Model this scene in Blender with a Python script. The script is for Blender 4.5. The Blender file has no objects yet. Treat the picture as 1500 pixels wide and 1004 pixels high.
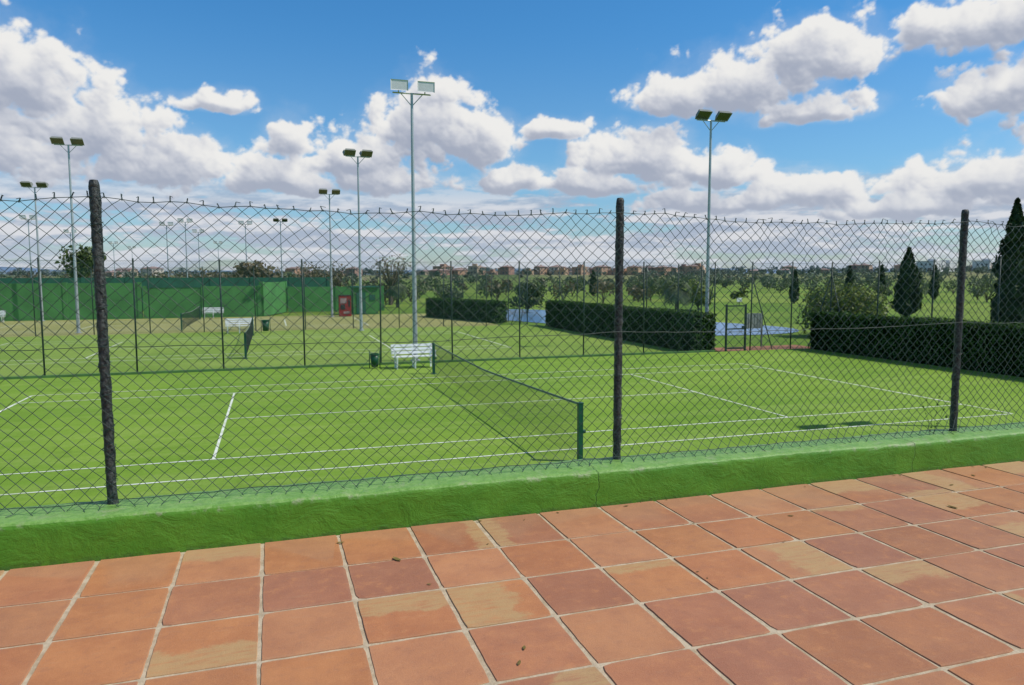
import bpy, math, random
import numpy as np
from mathutils import Vector, Matrix, noise

random.seed(7)
RNG = np.random.default_rng(11)
SC = bpy.context.scene
COL = SC.collection
SC.view_settings.view_transform = 'Standard'
SC.view_settings.look = 'None'
SC.view_settings.exposure = 0
SC.view_settings.gamma = 1

EYE = 1.60
COURT_Z = -1.78
GROUND_Z = -1.86
YAW = 0.3148

# ------------------------------------------------------------------ materials
def new_mat(name):
    m = bpy.data.materials.new(name)
    m.use_nodes = True
    nt = m.node_tree
    for n in list(nt.nodes):
        nt.nodes.remove(n)
    out = nt.nodes.new('ShaderNodeOutputMaterial')
    return m, nt, out

class NB:
    """tiny node builder"""
    def __init__(self, nt):
        self.nt = nt
    def n(self, t, **kw):
        nd = self.nt.nodes.new(t)
        for k, v in kw.items():
            setattr(nd, k, v)
        return nd
    def link(self, a, b):
        self.nt.links.new(a, b)
    def setin(self, sock, v):
        if isinstance(v, bpy.types.NodeSocket):
            self.nt.links.new(v, sock)
        else:
            sock.default_value = v
    def math(self, op, a, b=0.0, c=None, clamp=False):
        nd = self.n('ShaderNodeMath', operation=op, use_clamp=clamp)
        self.setin(nd.inputs[0], a)
        self.setin(nd.inputs[1], b)
        if c is not None:
            self.setin(nd.inputs[2], c)
        return nd.outputs[0]
    def vmath(self, op, a, b=(0, 0, 0), out=0):
        nd = self.n('ShaderNodeVectorMath', operation=op)
        self.setin(nd.inputs[0], a)
        if op != 'LENGTH':
            self.setin(nd.inputs[1], b)
        return nd.outputs['Value'] if op in ('LENGTH', 'DOT_PRODUCT') else nd.outputs[0]
    def noise(self, vec, scale, detail=4, rough=0.55, dist=0.0):
        nd = self.n('ShaderNodeTexNoise')
        if vec is not None:
            self.link(vec, nd.inputs['Vector'])
        nd.inputs['Scale'].default_value = scale
        nd.inputs['Detail'].default_value = detail
        nd.inputs['Roughness'].default_value = rough
        nd.inputs['Distortion'].default_value = dist
        return nd.outputs[0]
    def mix(self, f, a, b, mode='MIX'):
        nd = self.n('ShaderNodeMix', data_type='RGBA', blend_type=mode)
        self.setin(nd.inputs[0], f)
        self.setin(nd.inputs[6], a if not isinstance(a, tuple) else (*a, 1)[:4])
        self.setin(nd.inputs[7], b if not isinstance(b, tuple) else (*b, 1)[:4])
        return nd.outputs[2]
    def ss(self, x, lo, hi):
        nd = self.n('ShaderNodeMapRange', interpolation_type='SMOOTHSTEP')
        self.setin(nd.inputs[0], x)
        nd.inputs[1].default_value = lo
        nd.inputs[2].default_value = hi
        return nd.outputs[0]
    def pos(self):
        return self.n('ShaderNodeNewGeometry').outputs['Position']
    def bump(self, h, strength=0.3, dist=0.01):
        nd = self.n('ShaderNodeBump')
        nd.inputs['Strength'].default_value = strength
        nd.inputs['Distance'].default_value = dist
        self.link(h, nd.inputs['Height'])
        return nd.outputs[0]
    def scale(self, v, s):
        return self.vmath('MULTIPLY', v, s)
    def far_fade(self, c, lo=120, hi=1300, amt=.75, col=(0.27, 0.33, 0.42)):  # aerial haze painted into the base colour, growing with distance from the origin
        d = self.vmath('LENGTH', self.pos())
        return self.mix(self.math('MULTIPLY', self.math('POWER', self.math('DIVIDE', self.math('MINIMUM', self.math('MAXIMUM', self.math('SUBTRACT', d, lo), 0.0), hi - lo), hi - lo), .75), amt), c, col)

def finish(b, out, color, rough=0.7, normal=None, metallic=0.0, spec=0.5):
    p = b.n('ShaderNodeBsdfPrincipled')
    b.setin(p.inputs['Base Color'], color if not isinstance(color, tuple) else (*color, 1)[:4])
    b.setin(p.inputs['Roughness'], rough)
    p.inputs['Metallic'].default_value = metallic
    p.inputs['Specular IOR Level'].default_value = spec
    if normal is not None:
        b.link(normal, p.inputs['Normal'])
    b.link(p.outputs[0], out.inputs[0])
    return p

def simple_mat(name, col, rough=0.6, var=0.25, nscale=8.0, bump=0.0, metallic=0.0, spec=0.4, col2=None, fade=False):
    m, nt, out = new_mat(name)
    b = NB(nt)
    nz = b.noise(b.pos(), nscale, 5, 0.6)
    c2 = col2 if col2 else tuple(c * (1 - var) for c in col)
    c = b.mix(b.ss(nz, 0.35, 0.65), tuple(c2), tuple(col))
    if fade: c = b.far_fade(c, amt=.55)  # fade: distance haze mixed into the surface colour
    nrm = b.bump(nz, bump, 0.01) if bump else None
    finish(b, out, c, rough, nrm, metallic, spec)
    return m

def foliage_mat(name, dark, light, nscale=0.8, transl=0.25, fade=False):
    m, nt, out = new_mat(name)
    b = NB(nt)
    rnd = b.n('ShaderNodeNewGeometry').outputs['Random Per Island']
    nz = b.noise(b.pos(), nscale, 3, 0.6)
    f = b.math('ADD', b.math('MULTIPLY', rnd, 0.55), b.math('MULTIPLY', b.ss(nz, 0.35, 0.65), 0.45))
    c = b.mix(f, tuple(dark), tuple(light))
    if fade: c = b.far_fade(c)  # fade: blue-grey haze painted into the leaf colour
    d = b.n('ShaderNodeBsdfDiffuse'); b.link(c, d.inputs[0])
    t = b.n('ShaderNodeBsdfTranslucent'); b.link(c, t.inputs[0])
    g = b.n('ShaderNodeBsdfGlossy'); g.inputs['Roughness'].default_value = 0.5
    g.inputs[0].default_value = (0.5, 0.5, 0.5, 1)
    ms = b.n('ShaderNodeMixShader'); ms.inputs[0].default_value = transl
    b.link(d.outputs[0], ms.inputs[1]); b.link(t.outputs[0], ms.inputs[2])
    ms2 = b.n('ShaderNodeMixShader'); ms2.inputs[0].default_value = 0.04
    b.link(ms.outputs[0], ms2.inputs[1]); b.link(g.outputs[0], ms2.inputs[2])
    b.link(ms2.outputs[0], out.inputs[0])
    return m

# ------------------------------------------------------------------ mesh helpers
class MB:
    def __init__(self):
        self.v = []; self.f = []; self.m = []
    def quad(self, pts, mi=0):
        i = len(self.v); self.v += [tuple(p) for p in pts]
        self.f.append(tuple(range(i, i + len(pts)))); self.m.append(mi)
    def box(self, c, s, mi=0, M=None):
        i = len(self.v)
        hx, hy, hz = s[0] / 2, s[1] / 2, s[2] / 2
        for dx, dy, dz in ((-1,-1,-1),(1,-1,-1),(1,1,-1),(-1,1,-1),(-1,-1,1),(1,-1,1),(1,1,1),(-1,1,1)):
            p = Vector((dx*hx, dy*hy, dz*hz))
            if M is not None: p = M @ p
            self.v.append((p.x + c[0], p.y + c[1], p.z + c[2]))
        for q in ((0,3,2,1),(4,5,6,7),(0,1,5,4),(1,2,6,5),(2,3,7,6),(3,0,4,7)):
            self.f.append(tuple(i + k for k in q)); self.m.append(mi)
    def tube(self, p0, p1, r0, r1=None, n=8, mi=0, caps=True):
        if r1 is None: r1 = r0
        p0 = Vector(p0); p1 = Vector(p1); d = (p1 - p0).normalized()
        up = Vector((0, 0, 1)) if abs(d.z) < 0.9 else Vector((1, 0, 0))
        a = d.cross(up).normalized(); bb = d.cross(a)
        i = len(self.v)
        for p, r in ((p0, r0), (p1, r1)):
            for k in range(n):
                t = 2 * math.pi * k / n
                q = p + a * (r * math.cos(t)) + bb * (r * math.sin(t))
                self.v.append(tuple(q))
        for k in range(n):
            k2 = (k + 1) % n
            self.f.append((i + k, i + k2, i + n + k2, i + n + k)); self.m.append(mi)
        if caps:
            self.f.append(tuple(i + k for k in range(n - 1, -1, -1))); self.m.append(mi)
            self.f.append(tuple(i + n + k for k in range(n))); self.m.append(mi)
    def obj(self, name, mats, smooth=False, parent=None):
        me = bpy.data.meshes.new(name)
        me.from_pydata(self.v, [], self.f)
        for mt in (mats if isinstance(mats, (list, tuple)) else [mats]):
            me.materials.append(mt)
        me.polygons.foreach_set('material_index', self.m)
        if smooth:
            me.polygons.foreach_set('use_smooth', [True] * len(self.f))
        me.update()
        o = bpy.data.objects.new(name, me); COL.objects.link(o)
        if parent: o.parent = parent
        return o

def np_mesh(name, V, F, mats, mi=None, smooth=False, parent=None):
    """V (n,3); F (m,k) uniform polygon size"""
    V = np.asarray(V, dtype=np.float32); F = np.asarray(F, dtype=np.int32)
    k = F.shape[1]
    me = bpy.data.meshes.new(name)
    me.vertices.add(len(V)); me.vertices.foreach_set('co', V.ravel())
    me.loops.add(F.size); me.loops.foreach_set('vertex_index', F.ravel())
    me.polygons.add(len(F))
    me.polygons.foreach_set('loop_start', np.arange(0, F.size, k, dtype=np.int32))
    me.polygons.foreach_set('loop_total', np.full(len(F), k, dtype=np.int32))
    for mt in (mats if isinstance(mats, (list, tuple)) else [mats]):
        me.materials.append(mt)
    if mi is not None:
        me.polygons.foreach_set('material_index', np.asarray(mi, dtype=np.int32))
    if smooth:
        me.polygons.foreach_set('use_smooth', np.ones(len(F), dtype=bool))
    me.update(calc_edges=True)
    me.validate()
    o = bpy.data.objects.new(name, me); COL.objects.link(o)
    if parent: o.parent = parent
    return o

def leaf_quads(C, size, aspect=1.6, normal_bias=None):
    """C (n,3) centres -> (4n,3) verts, (n,4) faces ; random oriented leaf diamonds"""
    n = len(C)
    size = np.broadcast_to(np.asarray(size, dtype=float), (n,))
    a = RNG.normal(size=(n, 3)); a /= np.linalg.norm(a, axis=1)[:, None]
    r = RNG.normal(size=(n, 3))
    if normal_bias is not None:
        nb = normal_bias + 0.55 * r
        nb /= np.linalg.norm(nb, axis=1)[:, None]
        a = a - (a * nb).sum(1)[:, None] * nb
        a /= np.linalg.norm(a, axis=1)[:, None]
        b = np.cross(nb, a)
    else:
        b = np.cross(a, r); b /= np.linalg.norm(b, axis=1)[:, None]
    s = size * (0.6 + 0.8 * RNG.random(n))
    A = a * (s * 0.5 * aspect)[:, None]; B = b * (s * 0.5)[:, None]
    V = np.empty((n, 4, 3))
    V[:, 0] = C - A; V[:, 1] = C + B; V[:, 2] = C + A; V[:, 3] = C - B
    F = np.arange(4 * n).reshape(n, 4)
    return V.reshape(-1, 3), F

class LeafBag:
    def __init__(self): self.V = []; self.F = []; self.M = []; self.c = 0
    def add(self, V, F, mi=0):
        self.V.append(V); self.F.append(F + self.c); self.c += len(V)
        self.M.append(np.full(len(F), mi))
    def tube(self, p0, p1, r0, r1, n=6, mi=1):
        p0 = np.array(p0, float); p1 = np.array(p1, float)
        d = p1 - p0; d /= np.linalg.norm(d) + 1e-9
        up = np.array([0, 0, 1.0]) if abs(d[2]) < 0.9 else np.array([1.0, 0, 0])
        a = np.cross(d, up); a /= np.linalg.norm(a); b = np.cross(d, a)
        t = np.arange(n) * 2 * np.pi / n
        ring = np.cos(t)[:, None] * a + np.sin(t)[:, None] * b
        V = np.vstack([p0 + ring * r0, p1 + ring * r1])
        F = np.array([[k, (k + 1) % n, n + (k + 1) % n, n + k] for k in range(n)])
        self.add(V, F, mi)
    def obj(self, name, mats):
        return np_mesh(name, np.vstack(self.V), np.vstack(self.F), mats, np.concatenate(self.M))

def blob_points(n, c, r, shell=0.55):
    """points in an ellipsoid, biased to the outside"""
    d = RNG.normal(size=(n, 3)); d /= np.linalg.norm(d, axis=1)[:, None]
    rad = shell + (1 - shell) * RNG.random(n) ** 0.6
    return np.array(c) + d * rad[:, None] * np.array(r), d

def add_tree(bag, x, y, z0, h, rad, nleaf=160, leaf=0.3, mi=0, trunk_frac=0.3, clumps=7):
    th = h * trunk_frac
    lean = RNG.normal(size=2) * 0.04 * h
    fork = (x + lean[0], y + lean[1], z0 + th)
    bag.tube((x, y, z0 - 0.1), fork, 0.035 * h + 0.03, 0.025 * h + 0.02, 6, 1)
    cz = z0 + th + (h - th) * 0.5
    for k in range(clumps):
        ang = RNG.random() * 6.283
        rr = rad * (0.25 + 0.5 * RNG.random())
        c = (x + rr * math.cos(ang), y + rr * math.sin(ang), cz + (RNG.random() - 0.45) * (h - th) * 0.55)
        cr = rad * (0.38 + 0.25 * RNG.random())
        bag.tube(fork, c, 0.014 * h + 0.01, 0.005 * h + 0.005, 4, 1)
        P, d = blob_points(max(4, nleaf // clumps), c, (cr, cr, cr * 0.8))
        V, F = leaf_quads(P, leaf, 1.5, d)
        bag.add(V, F, mi)

def smooth(t):
    t = max(0.0, min(1.0, t)); return t * t * (3 - 2 * t)

def T(x, y):
    """terrain height"""
    r = math.hypot(x, y)
    az = math.atan2(x, y)
    right = smooth((az - 0.45) / 0.5)
    z = GROUND_Z
    z += smooth((r - 170) / 260) * (3.8 + 1.6 * right)
    z += smooth((r - 500) / 1500) * 4.0
    if r > 75:
        z += noise.noise(Vector((x / 90, y / 90, 1.3))) * 0.9 * smooth((r - 75) / 200)
    if r > 1500:
        z += smooth((r - 1500) / 5000) * (46 + 50 * noise.noise(Vector((az * 5, r / 4000, 7.0))) + 14 * noise.noise(Vector((az * 22, 0.5, 3))))
    return z

# ------------------------------------------------------------------ ground
def terrain():
    radii = [0.0] + list(np.geomspace(3, 9500, 95))
    NA = 240
    V = []; F = []
    for r in radii:
        for k in range(NA):
            a = 2 * math.pi * k / NA
            x = r * math.sin(a); y = r * math.cos(a)
            V.append((x, y, T(x, y)))
    for i in range(len(radii) - 1):
        for k in range(NA):
            k2 = (k + 1) % NA
            F.append((i * NA + k, (i + 1) * NA + k, (i + 1) * NA + k2, i * NA + k2))
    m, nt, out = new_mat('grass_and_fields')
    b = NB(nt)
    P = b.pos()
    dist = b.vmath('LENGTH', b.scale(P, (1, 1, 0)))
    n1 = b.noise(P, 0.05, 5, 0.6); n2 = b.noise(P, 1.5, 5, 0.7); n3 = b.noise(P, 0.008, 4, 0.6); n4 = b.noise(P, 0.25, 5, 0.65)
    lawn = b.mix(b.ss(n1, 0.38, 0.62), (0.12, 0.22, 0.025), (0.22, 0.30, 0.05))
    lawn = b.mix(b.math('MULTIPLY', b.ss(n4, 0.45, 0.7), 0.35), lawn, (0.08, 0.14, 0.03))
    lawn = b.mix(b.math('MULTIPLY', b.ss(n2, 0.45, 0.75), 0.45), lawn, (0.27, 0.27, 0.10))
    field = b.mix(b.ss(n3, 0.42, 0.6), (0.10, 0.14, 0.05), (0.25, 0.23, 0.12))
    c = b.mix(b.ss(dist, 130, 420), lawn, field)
    c = b.mix(b.ss(dist, 700, 3500), c, (0.17, 0.25, 0.37))  # bluish aerial haze painted into the colour of the distant hills
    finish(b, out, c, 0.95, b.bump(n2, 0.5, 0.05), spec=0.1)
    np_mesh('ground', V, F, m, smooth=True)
terrain()

# ------------------------------------------------------------------ patio
def patio():
    m, nt, out = new_mat('terracotta_tile')
    b = NB(nt)
    P = b.pos()
    at = b.n('ShaderNodeAttribute', attribute_name='col')
    pt = b.n('ShaderNodeAttribute', attribute_name='patch')
    sep = b.n('ShaderNodeSeparateXYZ'); b.link(pt.outputs['Vector'], sep.inputs[0])
    big = b.noise(P, 2.6, 6, 0.62); mid = b.noise(P, 11, 7, 0.7); fine = b.noise(P, 150, 4, 0.7); streak = b.noise(b.scale(P, (1, 5, 1)), 7, 6, 0.7)
    grit = b.noise(P, 420, 2, 0.6)
    base = at.outputs['Color']
    c = b.mix(b.ss(big, 0.36, 0.64), b.mix(1.0, base, (0.86, 0.82, 0.84), 'MULTIPLY'), base)
    c = b.mix(b.math('MULTIPLY', b.ss(mid, 0.50, 0.72), 0.5), c, (0.60, 0.255, 0.10))
    c = b.mix(b.math('MULTIPLY', b.ss(mid, 0.50, 0.30), 0.38), c, (0.32, 0.135, 0.080))
    c = b.mix(b.math('MULTIPLY', b.ss(streak, 0.54, 0.72), 0.22), c, (0.50, 0.29, 0.16))
    e = b.math('ADD', sep.outputs[0], b.math('MULTIPLY', b.math('SUBTRACT', b.noise(P, 5.0, 5, 0.65), 0.5), 0.7))
    band = b.math('MULTIPLY', b.ss(e, 0.48, 0.60), b.ss(sep.outputs[2], 0.5, 0.51))
    band = b.math('MULTIPLY', band, b.ss(streak, 0.22, 0.58))
    c = b.mix(b.math('MULTIPLY', band, 0.72), c, (0.50, 0.34, 0.15))
    c = b.mix(b.math('MULTIPLY', b.ss(sep.outputs[1], 0.42, 0.5), 0.28), c, (0.47, 0.29, 0.17))
    sp = b.n('ShaderNodeTexVoronoi'); sp.inputs['Scale'].default_value = 26; b.link(P, sp.inputs['Vector'])
    dot = b.math('MULTIPLY', b.ss(sp.outputs['Distance'], 0.12, 0.05), b.ss(b.noise(P, 6, 2), 0.55, 0.65))
    c = b.mix(b.math('MULTIPLY', dot, 0.5), c, (0.16, 0.085, 0.06))
    c = b.mix(b.math('MULTIPLY', b.ss(fine, 0.35, 0.7), 0.35), c, b.mix(1.0, c, (0.72, 0.70, 0.70), 'MULTIPLY'))
    c = b.mix(b.math('MULTIPLY', b.ss(grit, 0.55, 0.75), 0.25), c, (0.60, 0.40, 0.25))
    h = b.math('ADD', b.math('ADD', b.math('MULTIPLY', mid, 1.0), b.math('MULTIPLY', fine, 0.45)), b.math('MULTIPLY', grit, .15))
    rough = b.math('MULTIPLY_ADD', mid, 0.25, 0.58)
    finish(b, out, c, rough, b.bump(h, 0.6, 0.006), spec=0.3)

    px, py = 0.443, 0.466
    g = 0.0100
    V = []; F = []; colr = []; pat = []
    pal = [(0.47, 0.183, 0.080), (0.52, 0.200, 0.080), (0.45, 0.180, 0.090), (0.54, 0.220, 0.084), (0.42, 0.170, 0.090), (0.49, 0.198, 0.092), (0.54, 0.235, 0.105)]
    rr = random.Random(5)
    for i in range(-26, 34):
        for j in range(-13, 3):
            x0 = 0.79 + i * px; y0 = 3.13 + j * py
            x1 = x0 + px; y1 = y0 + py
            if j == 2: y1 = 4.60
            jit = lambda s: rr.uniform(-s, s)
            gx0, gx1, gy0, gy1 = g + jit(.004), g + jit(.004), g + jit(.004), g + jit(.004)
            cx = [x0 + gx0, x1 - gx1]; cy = [y0 + gy0, y1 - gy1]
            NS = 9
            ring = []
            for s in range(4):
                for k in range(NS):
                    t = k / NS
                    if s == 0: q = (cx[0] + (cx[1] - cx[0]) * t, cy[0])
                    elif s == 1: q = (cx[1], cy[0] + (cy[1] - cy[0]) * t)
                    elif s == 2: q = (cx[1] - (cx[1] - cx[0]) * t, cy[1])
                    else: q = (cx[0], cy[1] - (cy[1] - cy[0]) * t)
                    if k == 0:
                        mx, my = (cx[0] + cx[1]) / 2, (cy[0] + cy[1]) / 2
                        w = 0.002 + rr.random() ** 3 * 0.008
                        q = (q[0] + math.copysign(w, mx - q[0]), q[1] + math.copysign(w, my - q[1]))
                    ring.append((q[0] + jit(.0017), q[1] + jit(.0017)))
            tilt = (jit(.005), jit(.005)); z = jit(.0010)
            mx, my = (cx[0] + cx[1]) / 2, (cy[0] + cy[1]) / 2
            base = len(V); n = len(ring)
            c = rr.choice(pal); k = rr.uniform(0.92, 1.06)
            pk = smooth((x0 - 0.3) / 4.0) * 0.5
            c = (c[0] * k * (1 - .18 * pk), c[1] * k, c[2] * k * (1 + .12 * pk), 1)
            has = 1.0 if rr.random() < 0.25 else 0.0
            ax = rr.choice((0, 1, 2, 2, 3)); off = rr.uniform(-0.35, 0.3)
            for lv, (sh, zz) in enumerate(((1.0, -0.02), (1.0, -0.0030), (0.990, 0.0), (0.93, 0.0))):
                for q in ring:
                    X = mx + (q[0] - mx) * sh; Y = my + (q[1] - my) * sh
                    V.append((X, Y, zz + z + (X - mx) * tilt[0] + (Y - my) * tilt[1]))
                    uu = (X - x0) / px; vv = (Y - y0) / py
                    e = (uu, 1 - uu, vv, 1 - vv)[ax] + off
                    colr.append(c); pat.append((e, max(abs(uu - .5), abs(vv - .5)), has))
            for lv in range(3):
                for a in range(n):
                    a2 = (a + 1) % n
                    F.append((base + lv * n + a, base + lv * n + a2, base + (lv + 1) * n + a2, base + (lv + 1) * n + a))
            F.append(tuple(base + 3 * n + a for a in range(n)))
    me = bpy.data.meshes.new('patio_tiles'); me.from_pydata(V, [], F)
    at = me.attributes.new('col', 'FLOAT_COLOR', 'POINT'); at.data.foreach_set('color', np.array(colr, dtype=np.float32).ravel())
    at = me.attributes.new('patch', 'FLOAT_VECTOR', 'POINT'); at.data.foreach_set('vector', np.array(pat, dtype=np.float32).ravel())
    me.materials.append(m)
    o = bpy.data.objects.new('patio_tiles', me); COL.objects.link(o)
    mm, nt, out = new_mat('mortar')
    b = NB(nt); P = b.pos()
    n1 = b.noise(P, 9, 5, 0.65); n2 = b.noise(P, 90, 4, 0.7)
    c = b.mix(b.ss(n1, 0.35, 0.65), (0.44, 0.34, 0.22), (0.60, 0.49, 0.34))
    c = b.mix(b.math('MULTIPLY', b.ss(n2, 0.5, 0.75), 0.4), c, (0.28, 0.21, 0.13))
    finish(b, out, c, 0.95, b.bump(n2, 0.8, 0.006), spec=0.1)
    mb = MB(); mb.box((2.5, 0.79, -0.9500), (27, 7.62, 1.889))
    mb.obj('patio_base', mm)
patio()

# ------------------------------------------------------------------ low green wall
def low_wall():
    m, nt, out = new_mat('green_painted_render')
    b = NB(nt); P = b.pos()
    ge = b.n('ShaderNodeNewGeometry')
    sepn = b.n('ShaderNodeSeparateXYZ'); b.link(ge.outputs['True Normal'], sepn.inputs[0])
    sepp = b.n('ShaderNodeSeparateXYZ'); b.link(P, sepp.inputs[0])
    n1 = b.noise(P, 3, 6, 0.65); n2 = b.noise(P, 22, 6, 0.7); n3 = b.noise(b.scale(P, (0.7, 1, 1.1)), 7, 6, 0.65, 0.8); n4 = b.noise(P, 70, 5, 0.7)
    c = b.mix(b.ss(n1, 0.35, 0.65), (0.078, 0.235, 0.013), (0.108, 0.280, 0.019))
    c = b.mix(b.math('MULTIPLY', b.ss(n2, 0.55, 0.72), 0.28), c, (0.15, 0.34, 0.052))
    c = b.mix(b.math('MULTIPLY', b.ss(n4, 0.58, 0.78), 0.28), c, (0.055, 0.165, 0.013))
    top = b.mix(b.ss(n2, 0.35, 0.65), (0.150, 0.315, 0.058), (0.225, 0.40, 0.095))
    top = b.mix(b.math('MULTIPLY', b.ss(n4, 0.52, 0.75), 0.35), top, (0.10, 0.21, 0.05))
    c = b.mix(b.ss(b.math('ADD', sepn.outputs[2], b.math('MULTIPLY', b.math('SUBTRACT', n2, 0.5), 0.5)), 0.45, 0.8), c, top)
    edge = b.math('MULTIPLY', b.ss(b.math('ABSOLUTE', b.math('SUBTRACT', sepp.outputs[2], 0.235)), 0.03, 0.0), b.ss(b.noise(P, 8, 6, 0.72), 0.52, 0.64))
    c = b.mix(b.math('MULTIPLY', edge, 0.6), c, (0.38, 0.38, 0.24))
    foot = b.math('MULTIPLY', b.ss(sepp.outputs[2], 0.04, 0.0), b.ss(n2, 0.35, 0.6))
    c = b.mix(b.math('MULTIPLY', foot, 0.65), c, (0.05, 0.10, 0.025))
    wob = b.math('MULTIPLY', b.math('SUBTRACT', b.noise(b.scale(P, (0, 1, 1)), 9, 4, .6), .5), .12)
    xx = b.math('ADD', sepp.outputs[0], wob)
    crack = None
    for cxk in (-2.9, 2.12, 4.93, 7.9):
        k_ = b.ss(b.math('ABSOLUTE', b.math('SUBTRACT', xx, cxk)), 0.006, 0.001)
        crack = k_ if crack is None else b.math('MAXIMUM', crack, k_)
    c = b.mix(b.math('MULTIPLY', crack, 0.6), c, (0.035, 0.085, 0.015))
    h = b.math('ADD', b.math('ADD', b.math('ADD', b.math('MULTIPLY', n3, 1.2), b.math('MULTIPLY', n2, 0.4)), b.math('MULTIPLY', crack, -0.3)), b.math('MULTIPLY', n4, .15))
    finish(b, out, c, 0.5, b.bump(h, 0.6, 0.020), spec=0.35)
    prof = [(4.58, -0.03), (4.58, 0.05), (4.58, 0.11), (4.58, 0.17), (4.581, 0.215), (4.586, 0.236), (4.597, 0.247), (4.62, 0.25), (4.70, 0.252), (4.78, 0.254), (4.86, 0.252), (4.92, 0.249), (4.945, 0.24), (4.955, 0.22), (4.96, 0.1), (4.96, -1.9)]
    xs = np.arange(-11, 16.001, 0.03)
    V = []; F = []
    for x in xs:
        for (y, z) in prof:
            a = noise.noise(Vector((x * 1.1, y, z * 2))) * 0.012 + noise.noise(Vector((x * 6, y * 6, z * 9))) * 0.005
            zz = z + (noise.noise(Vector((x * 0.9, 2, y * 3))) * 0.009 + noise.noise(Vector((x * 9, y * 9, 1))) * 0.006 if z > 0.2 else 0)
            V.append((x, y + (a if y < 4.75 else -a), zz))
    k = len(prof)
    for i in range(len(xs) - 1):
        for j in range(k - 1):
            F.append((i * k + j, (i + 1) * k + j, (i + 1) * k + j + 1, i * k + j + 1))
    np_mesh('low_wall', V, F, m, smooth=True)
low_wall()

# ------------------------------------------------------------------ near chain-link fence
M_WIRE = simple_mat('green_pvc_wire', (0.024, 0.056, 0.042), 0.45, 0.35, 25, spec=0.5)
M_POST = simple_mat('tarred_post', (0.060, 0.068, 0.058), 0.5, 0.6, 60, bump=0.9, spec=0.5, col2=(0.010, 0.013, 0.011))

def seg_tubes(P0, P1, r, n=4):
    """many independent prisms between P0 and P1 (arrays)"""
    d = P1 - P0; L = np.linalg.norm(d, axis=1)[:, None]; d = d / np.maximum(L, 1e-9)
    ref = np.tile(np.array([0.0, 1.0, 0.0]), (len(d), 1))
    a = np.cross(d, ref); nn = np.linalg.norm(a, axis=1)
    bad = nn < 1e-3
    a[bad] = np.cross(d[bad], np.array([1.0, 0, 0])); a /= np.linalg.norm(a, axis=1)[:, None]
    b = np.cross(d, a)
    rings = []
    for P in (P0, P1):
        for k in range(n):
            t = 2 * math.pi * (k + 0.5) / n
            rings.append(P + r * (math.cos(t) * a + math.sin(t) * b))
    V = np.stack(rings, axis=1).reshape(-1, 3)
    base = (np.arange(len(P0)) * 2 * n)[:, None]
    F = []
    for k in range(n):
        k2 = (k + 1) % n
        F.append(base + np.array([[k, k2, n + k2, n + k]]))
    F = np.stack(F, axis=1).reshape(-1, 4)
    return V, F

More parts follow.
